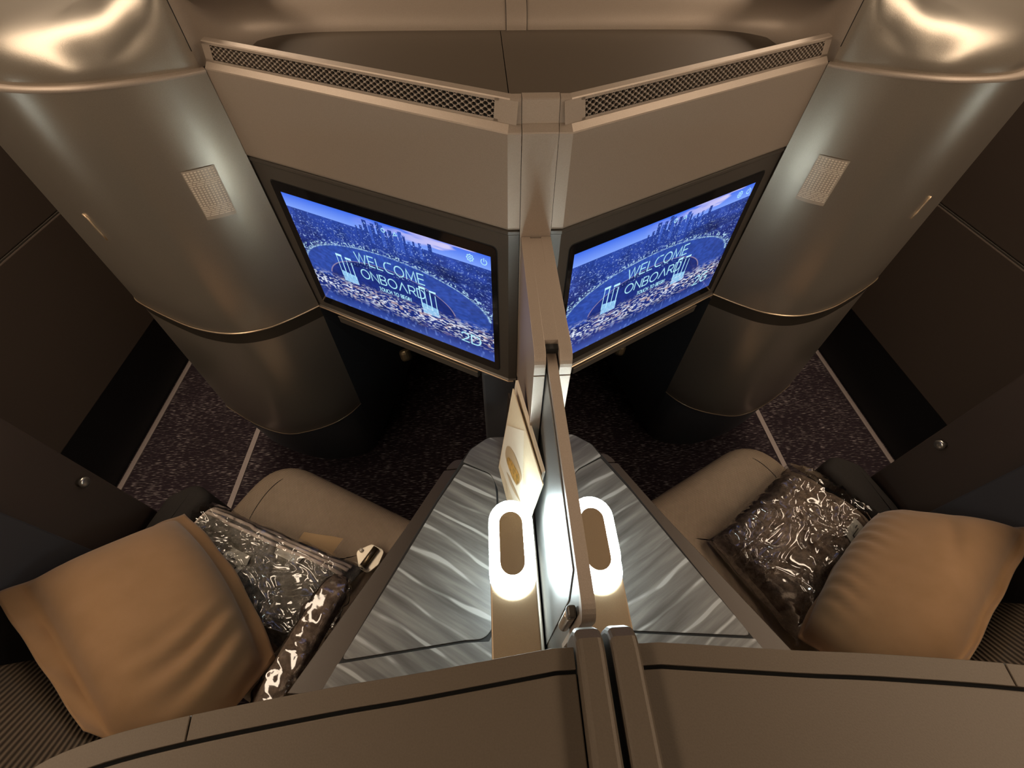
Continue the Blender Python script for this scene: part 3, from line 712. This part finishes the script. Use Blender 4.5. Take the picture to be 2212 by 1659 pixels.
# ------------------------------------------------------------------ consoles
ZM = .79
for s in (-1, 1):
    t = thing('side_console', 'marble-topped side console beneath the lamp, on the side of screen '+SCR[s], 'console', (s*.18, .24, 0))
    outer = [(.024, .462), (.085, .462), (.125, .435), (.180, .340), (.240, .226), (.320, .072), (.336, .046), (.024, .046)]
    body = [(.024, .44), (.10, .43), (.155, .36), (.30, .07), (.30, .046), (.024, .046)]
    prism('body', mx(body, s), 0, ZM-.012, 'dark', t, bevel=.003)
    base = roundpoly(outer, [0, .03, .03, 0, 0, .004, 0, 0])
    prism('top_bed', mx(base, s), ZM-.020, ZM-.0035, 'gap', t)
    # main lid: with rounded inner corners
    lid = roundpoly([(.136, .400), (.182, .325), (.240, .216), (.313, .0835), (.128, .1000), (.094, .1000), (.074, .140), (.074, .335), (.078, .372)], [.004, 0, 0, .006, .0, .03, .03, .02, .03], 6)
    prism('marble_lid', mx(lid, s), ZM-.006, ZM, 'marble', t, bevel=.0008)
    front = roundpoly([(.024, .458), (.088, .458), (.123, .432), (.1375, .405), (.083, .377), (.0705, .345), (.0705, .20), (.024, .20)], [0, .03, .02, .002, .03, .03, 0, 0], 5)
    prism('marble_front', mx(front, s), ZM-.006, ZM, 'marble', t, bevel=.0008)
    rear = [(.024, .048), (.333, .048), (.3165, .0795), (.128, .0965), (.092, .0965), (.0705, .135), (.0705, .197), (.024, .197)]
    prism('marble_rear', mx(rear, s), ZM-.006, ZM, 'marble', t, bevel=.0008)
    # arm pad below the top
    tip = roundpoly([(.10, .432), (.160, .432), (.1785, .4100), (.10, .4140)], [0, .02, .004, 0], 5)
    prism('arm_tip', mx(tip, s), .715, .750, 'arm', t, bevel=.001)
    arm = roundpoly([(.10, .4125), (.1795, .4085), (.247, .292), (.398, .050), (.340, .046), (.10, .40)], [0, .003, 0, 0, 0, 0], 5)
    prism('arm_pad', mx(arm, s), .715, .750, 'arm', t, bevel=.001)
    prism('seat_side_wall', mx([(.16, .36), (.205, .345), (.262, .262), (.392, .052), (.30, .052)], s), .10, .714, 'kick', t, bevel=.003)
    # base track beside the sliding screen
    box('screen_track', (s*.009, .062, ZM-.004), (s*.022, .320, ZM+.018), 'column', t, bevel=.002)
    settle(t)

    # reading lamp
    ZL = .949
    lx = -.0535 if s < 0 else .0610
    lt = thing('reading_lamp', ('glowing oval lamp with brown touch pad, in front of the menu cards' if s < 0 else 'glowing oval lamp with brown touch pad, on the side of screen 2G'), 'lamp', (lx, .10, ZL-.02))
    def stad(cx, y0, y1, r, n=14):
        return [(cx+r*math.cos(math.radians(180*k/n)), y1-r+r*math.sin(math.radians(180*k/n))) for k in range(n+1)] + \
               [(cx+r*math.cos(math.radians(180+180*k/n)), y0+r+r*math.sin(math.radians(180*k/n+180))) for k in range(n+1)]
    brown = 'lamp_brown'
    prism('lamp_arm', [(lx-.0300, .046), (lx+.0300, .046), (lx+.0300, .215), (lx-.0300, .215)], ZL-.022, ZL-.004, brown, lt, bevel=.002)
    prism('light_base', stad(lx, .121, .2475, .0312), ZL-.028, ZL-.002, 'glow_base', lt)
    prism('light_ring', stad(lx, .139, .249, .0300), ZL, ZL+.008, 'glow', lt)
    prism('ring_rim', stad(lx, .1382, .2500, .0309), ZL-.002, ZL+.006, 'tagwhite', lt)
    prism('touch_pad', stad(lx, .147, .232, .0165), ZL+.0075, ZL+.0098, brown, lt, bevel=.0006)
    settle(lt)

# ------------------------------------------------------------------ rear shelf (back of this row)
ZS = 1.21
EDGE = [(0, .040), (.0205, .038), (.121, .0275), (.177, .0225), (.26, .0130), (.313, .0035), (.345, -.010), (.368, -.04), (.380, -.09), (.386, -.30)]
for s in (-1, 1):
    t = thing('rear_shelf', 'bronze lipped shelf top beside the centre rib, behind the seat facing screen '+SCR[s], 'shelf', (s*.2, -.1, 0))
    e = spline(EDGE, 5); e = e[e[:, 0] > .0208]
    def edge(d): return [(x, y) for x, y in offset(e, -d)]
    def closed_poly(d, xi=.0215): 
        q = edge(d); return [(xi, q[0][1])]+q+[(xi, -.30)]
    prism('shell_body', mx(closed_poly(.004), s), .30, ZS-.012, 'bronze', t)
    prism('groove', mx(closed_poly(.003), s), ZS-.012, ZS-.007, 'gap', t)
    q0, q1 = edge(0), edge(.0125)
    jq = [k for k in range(len(q0)) if q0[k][0] > .2585][0]
    def lip(a, b, e0, e1):
        o_, i_ = [np.array(p) for p in q0[a:b+1]], [np.array(p) for p in q1[a:b+1]]
        for L_ in (o_, i_):
            if e0: d_ = L_[1]-L_[0]; L_[0] = L_[0]+d_/np.linalg.norm(d_)*e0
            if e1: d_ = L_[-1]-L_[-2]; L_[-1] = L_[-1]-d_/np.linalg.norm(d_)*e1
        o_, i_ = [tuple(p) for p in o_], [tuple(p) for p in i_]
        if a == 0: o_ = [(.0215, o_[0][1])]+o_; i_ = [(.0215, i_[0][1])]+i_
        prism('edge_lip', mx(o_+i_[::-1], s), ZS-.012, ZS, 'shelf', t, bevel=.0004)
    lip(0, jq, 0, .0005); lip(jq, len(q0)-1, .0005, 0)
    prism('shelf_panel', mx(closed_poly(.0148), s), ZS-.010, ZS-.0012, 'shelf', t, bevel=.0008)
    # rounded rib along the centre line
    xa, xb = (.0022, .0205)
    path = [(.046, 1.165), (.0485, 1.188), (.0485, 1.203), (.046, 1.213), (.040, 1.2195), (.032, 1.2215), (-.02, 1.2215), (-.30, 1.2215)]
    prof_t = path+[(y-.0 if i else y, 1.165) for i, (y, z) in enumerate([(-.30, 0)])]
    slab_profile('centre_rib', path+[(-.30, 1.165)], s*xa, s*xb, 'shelf', t, bevel=.004, seg=3)
    settle(t)

# ------------------------------------------------------------------ seats (seat frame: lat outwards, fwd forwards-inwards)
AN = math.radians(27.5); FL = np.array([math.sin(AN), math.cos(AN)]); LLt = np.array([-math.cos(AN), math.sin(AN)])
def seat_pt(s, lat, fwd, z):
    p = LLt*lat+FL*fwd; return (p[0]*-s, p[1], z)
def seat_bm_map(bm, s):
    for v in bm.verts: v.co = seat_pt(s, *v.co)
def rbox(name, s, a, b, mat, parent, rad, seg=6, fn=None, subdiv=1, local=False):
    bm = box_bm(a, b)
    bmesh.ops.bevel(bm, geom=bm.edges[:], offset=rad, segments=seg, profile=.5, affect='EDGES', clamp_overlap=True)
    if fn:
        for v in bm.verts: v.co = fn(v.co)
    o = finish(name, bm, mat, parent, smooth=True)
    return o
for s in (-1, 1):
    root = seat_pt(s, .68, 0, 0)
    t = thing('passenger_seat', 'woven tan seat with dark outer armrest, facing the screen '+SCR[s], 'seat', root)
    # object space = seat space, so the weave follows the seat; mirror through the object matrix
    MS = Matrix(((-LLt[0]*s*-1*-1, 0, 0, 0), (0, 1, 0, 0), (0, 0, 1, 0), (0, 0, 0, 1)))
    def place(o):
        mt_ = Matrix.Identity(4)
        ex = seat_pt(s, 1, 0, 0); ey = seat_pt(s, 0, 1, 0)
        mt_[0][0], mt_[1][0] = ex[0], ex[1]; mt_[0][1], mt_[1][1] = ey[0], ey[1]
        o.data.transform(Matrix.Identity(4)); o.matrix_basis = mt_; return o
    # cushion: rounded slab with an extra-round outer front corner
    def soft_rows(poly, rad, z0, z1, R_, seg=9):
        rows = [];
        P_ = np.array(poly); cen = P_.mean(0)
        def inset(d):
            out = []; n = len(P_)
            for i in range(n):
                a, b, c = P_[i-1], P_[i], P_[(i+1) % n]
                u = (b-a)/np.linalg.norm(b-a); v = (c-b)/np.linalg.norm(c-b)
                nu_ = np.array([-u[1], u[0]]); nv_ = np.array([-v[1], v[0]])
                if nu_ @ (cen-b) < 0: nu_, nv_ = -nu_, -nv_
                mm = nu_+nv_; out.append(b+mm*(d/(1+nu_@nv_)))
            return [tuple(q) for q in out]
        for z, d in [(z0, 0)]+[(z1-R_+R_*math.sin(a), R_*(1-math.cos(a))) for a in np.linspace(0, math.pi/2, 9)]+[(z1+.0005, R_+.03), (z1+.001, R_+.08)]:
            rows.append([(x, y, z) for x, y in roundpoly(inset(d), [max(r-d*.8, .012) for r in rad], seg)])
        return rows
    def soft(name, rows, mat):
        bm = bmesh.new(); V = [[bm.verts.new(p) for p in r] for r in rows]; n = len(V[0])
        for i in range(len(V)-1):
            for j in range(n): bm.faces.new((V[i][j], V[i][(j+1) % n], V[i+1][(j+1) % n], V[i+1][j]))
        bm.faces.new(V[-1]); bm.faces.new(V[0][::-1])
        return finish(name, bm, mat, t, smooth=True)
    place(soft('seat_cushion', soft_rows([(.385, -.235), (.90, -.235), (.945, -.19), (.945, .250), (.385, .250)], [.03, .03, .03, .12, .05], .27, .442, .06), 'weave'))
    place(finish('seat_base', prism_bm(roundpoly([(.42, -.235), (.89, -.235), (.93, -.19), (.93, .20), (.42, .20)], .04), .0, .268), 'kick', t))
    seam = [(.835, -.05, .4405), (.845, .03, .4415), (.862, .09, .4420), (.868, .14, .4420), (.862, .18, .4415), (.845, .215, .4335), (.83, .235, .418)]
    place(finish('cushion_seam', tube_bm(spline(seam, 5), .0012, 6), 'charcoal', t, smooth=True))
    # backrest, leaning
    def lean(v): return Vector((v.x-(.12*(v.z-.45) if v.x > .6 else 0), v.y-.22*(v.z-.45), v.z))
    place(rbox('backrest', s, (.40, -.335, .46), (.905, -.258, 1.10), 'ribbed', t, .035, 6, lean))
    place(rbox('headrest', s, (.50, -.36, .88), (.84, -.275, 1.06), 'ribbed', t, .03, 5, lean))
    # outer armrest
    soft('outer_armrest', [[(x*s, y, z) for x, y, z in r_] for r_ in soft_rows([(.814, .498), (.868, .538), (.928, .502), (.955, .385), (.962, .225), (.93, .225)], [.03, .04, .04, .03, .01, .01], .22, .505, .022)][:10], 'charcoal')
    inv = Matrix.Translation(-Vector(root))
    for c in [o for o in bpy.data.objects if o.parent == t]: c.matrix_parent_inverse = inv
    # outer side wall of the suite, with its latch knob
    t = thing('suite_partition', 'dark outer suite wall with round latch knob, beside the seat facing screen '+SCR[s], 'partition', (s*1.015, .1, 0))
    box('wall_panel', (s*1.0, -.45, 0), (s*1.035, .497, 1.15), 'dark', t, bevel=.004)
    box('inner_wing', (s*.972, -.45, .10), (s*.9995, .345, 1.12), 'navy', t, bevel=.004)
    kx, ky, kz = s*.996, .463, .664
    pts = [(s*1.0, ky, kz), (s*.992, ky, kz), (s*.986, ky, kz)]
    finish('latch_knob', tube_bm([(s*1.0, ky, kz), (s*.994, ky, kz), (s*.990, ky, kz), (s*.985, ky, kz), (s*.982, ky, kz)], [.007, .007, .011, .012, .008], 14), 'silver', t, smooth=True)
    settle(t)

# ------------------------------------------------------------------ soft goods
def nz(p, sc, seed=0.0): return mnoise.noise(Vector((p[0]*sc+seed, p[1]*sc-seed*.7, p[2]*sc+seed*1.3)))
def puffy(name, s, corners, thick, mat, parent, nu=40, nv=34, flange=(.1, .1, .1, .1), wr=None, bottom=.35, power=4, flz=.002, sag=0.0, seed=0.0, amp=.004, namp_sc=14, fbow=0.0, sbow=0.0):
    C4 = [np.array(seat_pt(s, *c)) for c in corners]      # outer-rear, outer-front, inner-front, inner-rear
    nrm = np.cross(C4[2]-C4[0], C4[3]-C4[1]); nrm /= np.linalg.norm(nrm)
    if nrm[2] < 0: nrm = -nrm
    FW = np.array(seat_pt(s, 0, 1, 0)); SW = np.array(seat_pt(s, -.75, -.66, 0))
    top = []; bot = []
    for j in range(nv+1):
        rt_ = []; rb = []
        for i in range(nu+1):
            u, v = i/nu, j/nv
            p = C4[0]*(1-u)*(1-v)+C4[1]*u*(1-v)+C4[2]*u*v+C4[3]*(1-u)*v
            p = p+FW*(fbow*math.sin(math.pi*v)*u)+SW*(sbow*math.sin(math.pi*u)*v)
            uu = (u-flange[0])/(1-flange[0]-flange[1]); vv = (v-flange[2])/(1-flange[2]-flange[3])
            if 0 < uu < 1 and 0 < vv < 1:
                h = (1-abs(2*uu-1)**power)*(1-abs(2*vv-1)**power); h = max(h, 0)**.55
            else: h = 0
            n1 = nz(p, namp_sc, seed)*amp*(.25+.75*h)
            w_ = wr(u, v)*(.15+.85*h) if wr else 0
            edge_w = .004*math.sin(u*23+seed)*math.sin(v*19+seed) if h == 0 else 0
            P = p+nrm*(flz+h*thick+n1+w_+edge_w); Q = p-nrm*(flz*.0+h*thick*bottom)+nrm*edge_w
            if h == 0: Q = p+nrm*(edge_w+n1-.001)
            rt_.append(P); rb.append(Q)
        top.append(rt_); bot.append(rb)
    bm = bmesh.new()
    VT = [[bm.verts.new(tuple(p)) for p in r] for r in top]; VB = [[bm.verts.new(tuple(p)) for p in r] for r in bot]
    for j in range(nv):
        for i in range(nu):
            bm.faces.new((VT[j][i], VT[j][i+1], VT[j+1][i+1], VT[j+1][i])); bm.faces.new((VB[j][i], VB[j+1][i], VB[j+1][i+1], VB[j][i+1]))
    for i in range(nu):
        for J in (0, nv): bm.faces.new((VT[J][i], VT[J][i+1], VB[J][i+1], VB[J][i]))
    for j in range(nv):
        for I in (0, nu): bm.faces.new((VT[j][I], VT[j+1][I], VB[j+1][I], VB[j][I]))
    return finish(name, bm, mat, parent, smooth=True), top, nrm

# left pillow
def wrL(u, v):
    # broad folds near the inner rear corner
    w_ = math.exp(-((u-.60)/.26)**2)*max(0, min(1, (v-.62)/.12))
    return -.018*w_*(math.sin(v*30+u*7)**2)-.004*math.exp(-((u-.22)/.05)**2)*math.sin(v*14)**2
pL, _, _ = puffy('pillow', -1, [(.955, -.250, .72), (.915, .000, .565), (.510, -.130, .565), (.630, -.305, .72)], .075, 'pillow', None, 60, 54, (.13, .08, .02, .03), wrL, .35, 3.2, seed=1.0, amp=.006, namp_sc=6, fbow=.02, sbow=.07)
tag(pL, 'smooth orange-tan flanged pillow leaning on the seat with the belt buckle', 'pillow', 'pillows on the seats')
def wrR(u, v):
    f = math.exp(-((u-.80)/.16)**2); return .0030*f*math.sin(v*80+3*math.sin(u*9))*(.4+.6*math.sin(v*9+1)**2)-.006*math.exp(-(((u-.28)+.5*(v-.4))/.05)**2)*math.exp(-((v-.35)/.25)**2)
pR, _, _ = puffy('pillow', 1, [(.980, -.240, .72), (.895, -.080, .565), (.500, -.145, .575), (.630, -.285, .72)], .080, 'pillow', None, 60, 60, (.06, .03, .025, .02), wrR, .35, 3.2, seed=4.0, amp=.005, namp_sc=7, fbow=.01, sbow=.05)
tag(pR, 'orange-tan flanged pillow with fine ripples beside the brown wrapped blanket', 'pillow', 'pillows on the seats')

def crinkle(top, nrm, lift, seed, amp=.006, sc=26, jitter=.5):
    out = []
    for r_ in top:
        row = []
        for p in r_:
            v = Vector(p)*sc+Vector((seed, seed*2, 0))
            d, _q = mnoise.voronoi(v, distance_metric='DISTANCE', exponent=2.5)
            row.append(np.array(p)+nrm*(lift+amp*(1-2*min(d[1]-d[0], .6))))
        out.append(row)
    return out
def wrap_pack(name, s, corners, thick, fleece, label, cat, seed, group, grow=.012):
    c0 = np.mean([np.array(seat_pt(s, *c)) for c in corners], axis=0); c0[2] = .442
    t = thing(name, label, cat, tuple(c0), group)
    def lump(u, v): return -.012*math.exp(-((u-.52-.1*math.sin(v*6))/.035)**2)-.010*math.exp(-((v-.48)/.03)**2)*(u < .55)
    o, top, nrm = puffy('blanket', s, corners, thick, fleece, t, 44, 44, (.03, .03, .03, .03), lump, .05, 5, seed=seed, amp=.010, namp_sc=16)
    # crinkled clear bag around it
    big = []
    cc = [np.array(c, float) for c in corners]; mid = sum(cc)/4
    gc = [tuple(mid+(c-mid)*(1+grow/.12*.6)+np.array([0, 0, .002])) for c in cc]
    C4 = [np.array(seat_pt(s, *c)) for c in gc]
    nu, nv = 110, 150; P = []
    for j in range(nv+1):
        row = []
        for i in range(nu+1):
            u, v = i/nu, j/nv; p = C4[0]*(1-u)*(1-v)+C4[1]*u*(1-v)+C4[2]*u*v+C4[3]*(1-u)*v
            h = max(0, (1-abs(2*u-1)**6)*(1-abs(2*v-1)**6))**.55
            def ridge(x, y, z): return 1-min(1, abs(mnoise.noise(Vector((x, y, z))))*3.2)
            wx = u*2.2+.35*mnoise.noise(Vector((u*3, v*3, seed))); wy = v*5.0+.6*mnoise.noise(Vector((u*3+5, v*3, seed)))
            r1 = ridge(wx*1.3+wy*.35+seed, wy*.55-wx*.4, seed); r2 = ridge(wx*2.4-wy*1.1, wy*1.5+wx*1.2, seed*2+3); r3 = ridge(wx*6.5+wy*1.2, wy*2.1, seed*5)
            big_ = mnoise.noise(Vector((u*5+seed, v*7, 1.5)))
            row.append(p+nrm*(.004+h*(thick+.003)+(.011*r1**2+.009*r2**2+.004*r3**2+.010*big_)*(.15+.85*h)))
        P.append(row)
    wr_ = grid('clear_wrap', P, 'wrap', t, smooth=True)
    return t, top, nrm
blL, topL, nL = wrap_pack('wrapped_blanket', -1, [(.955, -.110, .462), (.955, .050, .462), (.500, .085, .462), (.520, -.125, .462)], .062, 'fleece_grey',
                          'grey blanket with pale piping in clear plastic, between the pillow and cushion', 'blanket', 2.0, 'wrapped blankets')
blR, topR, nR = wrap_pack('wrapped_blanket', 1, [(.960, -.105, .462), (.900, .115, .462), (.560, .080, .462), (.555, -.170, .462)], .070, 'fleece_brown',
                          'brown fleece blanket in crinkled clear plastic beside the rippled pillow', 'blanket', 5.0, 'wrapped blankets')
# piping along the front folds of the grey blanket
def along(top, nrm, us, vs, lift): 
    nv_, nu_ = len(top)-1, len(top[0])-1
    return [tuple(np.array(top[int(round(v*nv_))][int(round(u*nu_))])+nrm*lift) for u, v in zip(us, vs)]
vs = np.linspace(.04, .96, 18)
for u0, ph in ((.955, 0), (.90, .6), (.83, 1.4)):
    us = u0+.018*np.sin(vs*7+ph)-.03*(vs > .6)*(vs-.6)
    tube('piping', spline(along(topL, nL, us, vs, .002), 3), .0042, 'piping', blL, 8)
us = np.linspace(.55, .95, 10); tube('piping', spline(along(topL, nL, us, np.full(10, .05), .002), 3), .004, 'piping', blL, 8)
def paper_tag(parent, top, nrm, u0, u1, v0, v1, marks=True):
    nv_, nu_ = len(top)-1, len(top[0])-1
    g = [[np.array(top[int(round(v*nv_))][int(round(u*nu_))])+nrm*.003 for u in np.linspace(u0, u1, 5)] for v in np.linspace(v0, v1, 5)]
    o = grid('paper_tag', g, 'tagwhite', parent)
    if marks:
        bm = bmesh.new()
        def pt(a, b):
            x = a*4; y = b*4; i = min(int(x), 3); j = min(int(y), 3); fx, fy = x-i, y-j
            return g[j][i]*(1-fx)*(1-fy)+g[j][i+1]*fx*(1-fy)+g[j+1][i]*(1-fx)*fy+g[j+1][i+1]*fx*fy+nrm*.001
        for a, b, c, d in ((.25, .2, .32, .8), (.25, .74, .6, .8), (.55, .3, .6, .8), (.68, .2, .73, .5)):
            bm.faces.new([bm.verts.new(tuple(pt(*q))) for q in ((a, b), (c, b), (c, d), (a, d))])
        finish('tag_marks', bm, 'ink', o)['kind'] = 'stuff'
paper_tag(blL, topL, nL, .22, .60, .38, .52)
paper_tag(blL, topL, nL, .72, .82, .62, .74, False)
paper_tag(blR, topR, nR, .10, .24, .20, .36)
for t, c in ((blL, None), (blR, None)): settle(t)

# long clear package along the console (left seat)
t = thing('wrapped_roll', 'long crinkled clear plastic package lying along the console', 'package', tuple(seat_pt(-1, .49, -.07, .50)))
A_ = np.array(seat_pt(-1, .500, .045, .535)); B_ = np.array(seat_pt(-1, .470, -.215, .565)); ax_ = (B_-A_)/np.linalg.norm(B_-A_)
sd = np.cross(ax_, [0, 0, 1]); sd /= np.linalg.norm(sd); un = np.cross(sd, ax_)
def rollpath(wd, ht, amp, seed, n1=40, n2=26):
    rows = []
    for i in range(n1+1):
        k = i/n1; e = max(0.02, (1-abs(2*k-1)**6))**.5; row = []
        for j in range(n2):
            a = 2*math.pi*j/n2; cx = math.copysign(abs(math.cos(a))**.6, math.cos(a))*wd*(.35+.65*e); cy = math.copysign(abs(math.sin(a))**.6, math.sin(a))*ht*e
            p = A_+(B_-A_)*k+sd*cx+un*cy
            d, _q = mnoise.voronoi(Vector(p)*34+Vector((seed, 0, 0))); row.append(p+(sd*math.cos(a)+un*math.sin(a))*amp*(min(d[1]-d[0], .7)-.35))
        rows.append(row)
    return rows
grid('cloth_roll', rollpath(.030, .022, .003, 1.0), 'fleece_brown', t, closed=True)
grid('clear_wrap', rollpath(.038, .029, .014, 3.0, 70, 40), 'wrap', t, closed=True, smooth=True)
settle(t)

# seat belt
t = thing('seat_belt', 'tan lap belt with ivory metal fitting and brown roller on the cushion', 'seat belt', tuple(seat_pt(-1, .56, .105, .442)))
sb = [[seat_pt(-1, la, fw+d, .4435+.004*math.sin(k*1.3)) for d in (-.022, 0, .022)] for k, (la, fw) in enumerate([(.70, .075), (.66, .085), (.62, .098), (.58, .108), (.545, .114), (.522, .116)])]
grid('webbing', sb, 'strap', t)
c0 = np.array(seat_pt(-1, .505, .112, .458)); ex = np.array(seat_pt(-1, 1, 0, 0)); ey = np.array(seat_pt(-1, 0, 1, 0))
plate = roundpoly([(.036, .0), (.010, .030), (-.028, .030), (-.034, -.004), (-.022, -.032), (.006, -.030)], .012, 5)
bm = bmesh.new(); lo = [bm.verts.new(tuple(c0+ex*a+ey*b)) for a, b in plate]; hi = [bm.verts.new(tuple(c0+ex*a+ey*b+np.array([0, 0, .004]))) for a, b in plate]
bm.faces.new(lo[::-1]); bm.faces.new(hi)
for i in range(len(lo)): bm.faces.new((lo[i], lo[(i+1) % len(lo)], hi[(i+1) % len(lo)], hi[i]))
pl = finish('metal_fitting', bm, 'ivory', t, bevel=.001)
a_ = c0+ex*-.008+ey*.026+[0, 0, .009]; b_ = c0+ex*-.004+ey*-.024+[0, 0, .009]
tube('roller', [tuple(a_), tuple(b_)], .0085, 'tube', t, 14)
r0 = c0+ex*.024+ey*.006; tube('rivet', [tuple(r0+[0, 0, .004]), tuple(r0+[0, 0, .008])], .005, 'ivory', t, 12)
settle(t)

# menu cards leaning on the screen
def card(name, B_, Lc, Rt, thick, mat, label, cat, group, extras=None):
    B_, Lc, Rt = (np.array(q, float) for q in (B_, Lc, Rt)); e1 = Lc-B_; e2 = Rt-B_; n = np.cross(e1, e2); n /= np.linalg.norm(n)
    if n[0] > 0: n = -n
    t = thing(name, label, cat, tuple((B_+Lc)/2), group)
    V = [B_, Lc, Lc+e2, Rt]; V = [tuple(q) for q in V]+[tuple(q-n*thick) for q in V]
    raw('cover', V, [(0, 1, 2, 3), (4, 5, 6, 7), (0, 1, 5, 4), (1, 2, 6, 5), (2, 3, 7, 6), (3, 0, 4, 7)], mat, t)
    if extras: extras(t, B_, e1, e2, n)
    settle(t); return t
def print_menu(t, B_, e1, e2, n):
    def P(a, b, k=.0006): return tuple(B_+e1*a+e2*b+n*k)
    raw('print_panel', [P(.10, .30, .0004), P(.97, .10, .0004), P(.98, .62, .0004), P(.55, .97, .0004)], [(0, 1, 2, 3)], 'cream2', t)
    sh = spline([(.41, .445), (.60, .37), (.84, .35), (.86, .46), (.76, .56), (.58, .63), (.37, .645), (.36, .56), (.41, .445)], 5)
    raw('pearl_print', [P(a, b, .0009) for a, b in sh[:-1]], [tuple(range(len(sh)-1))], 'pearl', t)
    sh = spline([(.42, .45), (.60, .38), (.78, .36), (.74, .45), (.58, .53), (.42, .59), (.38, .54), (.42, .45)], 5)
    raw('amber_print', [P(a, b, .0012) for a, b in sh[:-1]], [tuple(range(len(sh)-1))], 'amber', t)
    sh = spline([(.73, .255), (.60, .32), (.45, .37), (.25, .43), (.40, .34), (.58, .27), (.73, .255)], 4)
    raw('stem_print', [P(a, b, .0009) for a, b in sh[:-1]], [tuple(range(len(sh)-1))], 'pearl', t)
    bm = bmesh.new()
    for k in range(8):
        a = .74-.022*k; b = .125-.002*k
        bm.faces.new([bm.verts.new(P(*q, .0011)) for q in ((a, b), (a-.011, b), (a-.011, b+.018), (a, b+.018))])
    finish('fine_print', bm, 'pearl', t)['kind'] = 'stuff'
card('menu_card', (-.038, .232, .792), (-.068, .388, .792), (-.0120, .234, 1.038), .0015, 'cream', 'cream menu card with a golden pearl print, leaning behind the lamp', 'menu', 'menus on the console', print_menu)
card('menu_booklet', (-.030, .246, .792), (-.056, .400, .792), (-.0108, .250, 1.040), .004, 'cream2', 'pale booklet tucked behind the cream menu card', 'menu', 'menus on the console')
card('leaflet', (-.046, .430, .792), (-.052, .462, .792), (-.040, .432, .93), .003, 'arm', 'dark leaflet standing behind the menus by the divider', 'leaflet', None)

# ------------------------------------------------------------------ window suites across the aisles: console and lamp
for s in (-1, 1):
    t = thing('window_console', 'low console block of the window suite across the aisle, side of screen '+SCR[s], 'console', (s*2.28, -.05, 0))
    box('console_body', (s*2.10, -.45, 0), (s*2.45, .30, .79), 'dark', t, bevel=.01)
    box('lamp_post', (s*2.17, -.23, .79), (s*2.23, -.19, .930), 'dark', t)
    settle(t)
    lx = s*2.20; sd_ = 'left' if s < 0 else 'right'
    lt = thing('reading_lamp_%s_offscreen' % sd_, 'glowing oval lamp on the window suite console, side of screen '+SCR[s], 'lamp', (lx, -.20, .93))
    prism('lamp_arm', [(lx-.0315, -.23), (lx+.0315, -.23), (lx+.0315, -.035), (lx-.0315, -.035)], .931, .945, 'lamp_brown', lt, bevel=.002)
    prism('light_ring_%s_offscreen' % sd_, stad(lx, -.15, .008, .0325), .946, .957, 'glow', lt)
    prism('touch_pad', stad(lx, -.12, -.004, .0185), .957, .959, 'lamp_brown', lt)
    settle(lt)
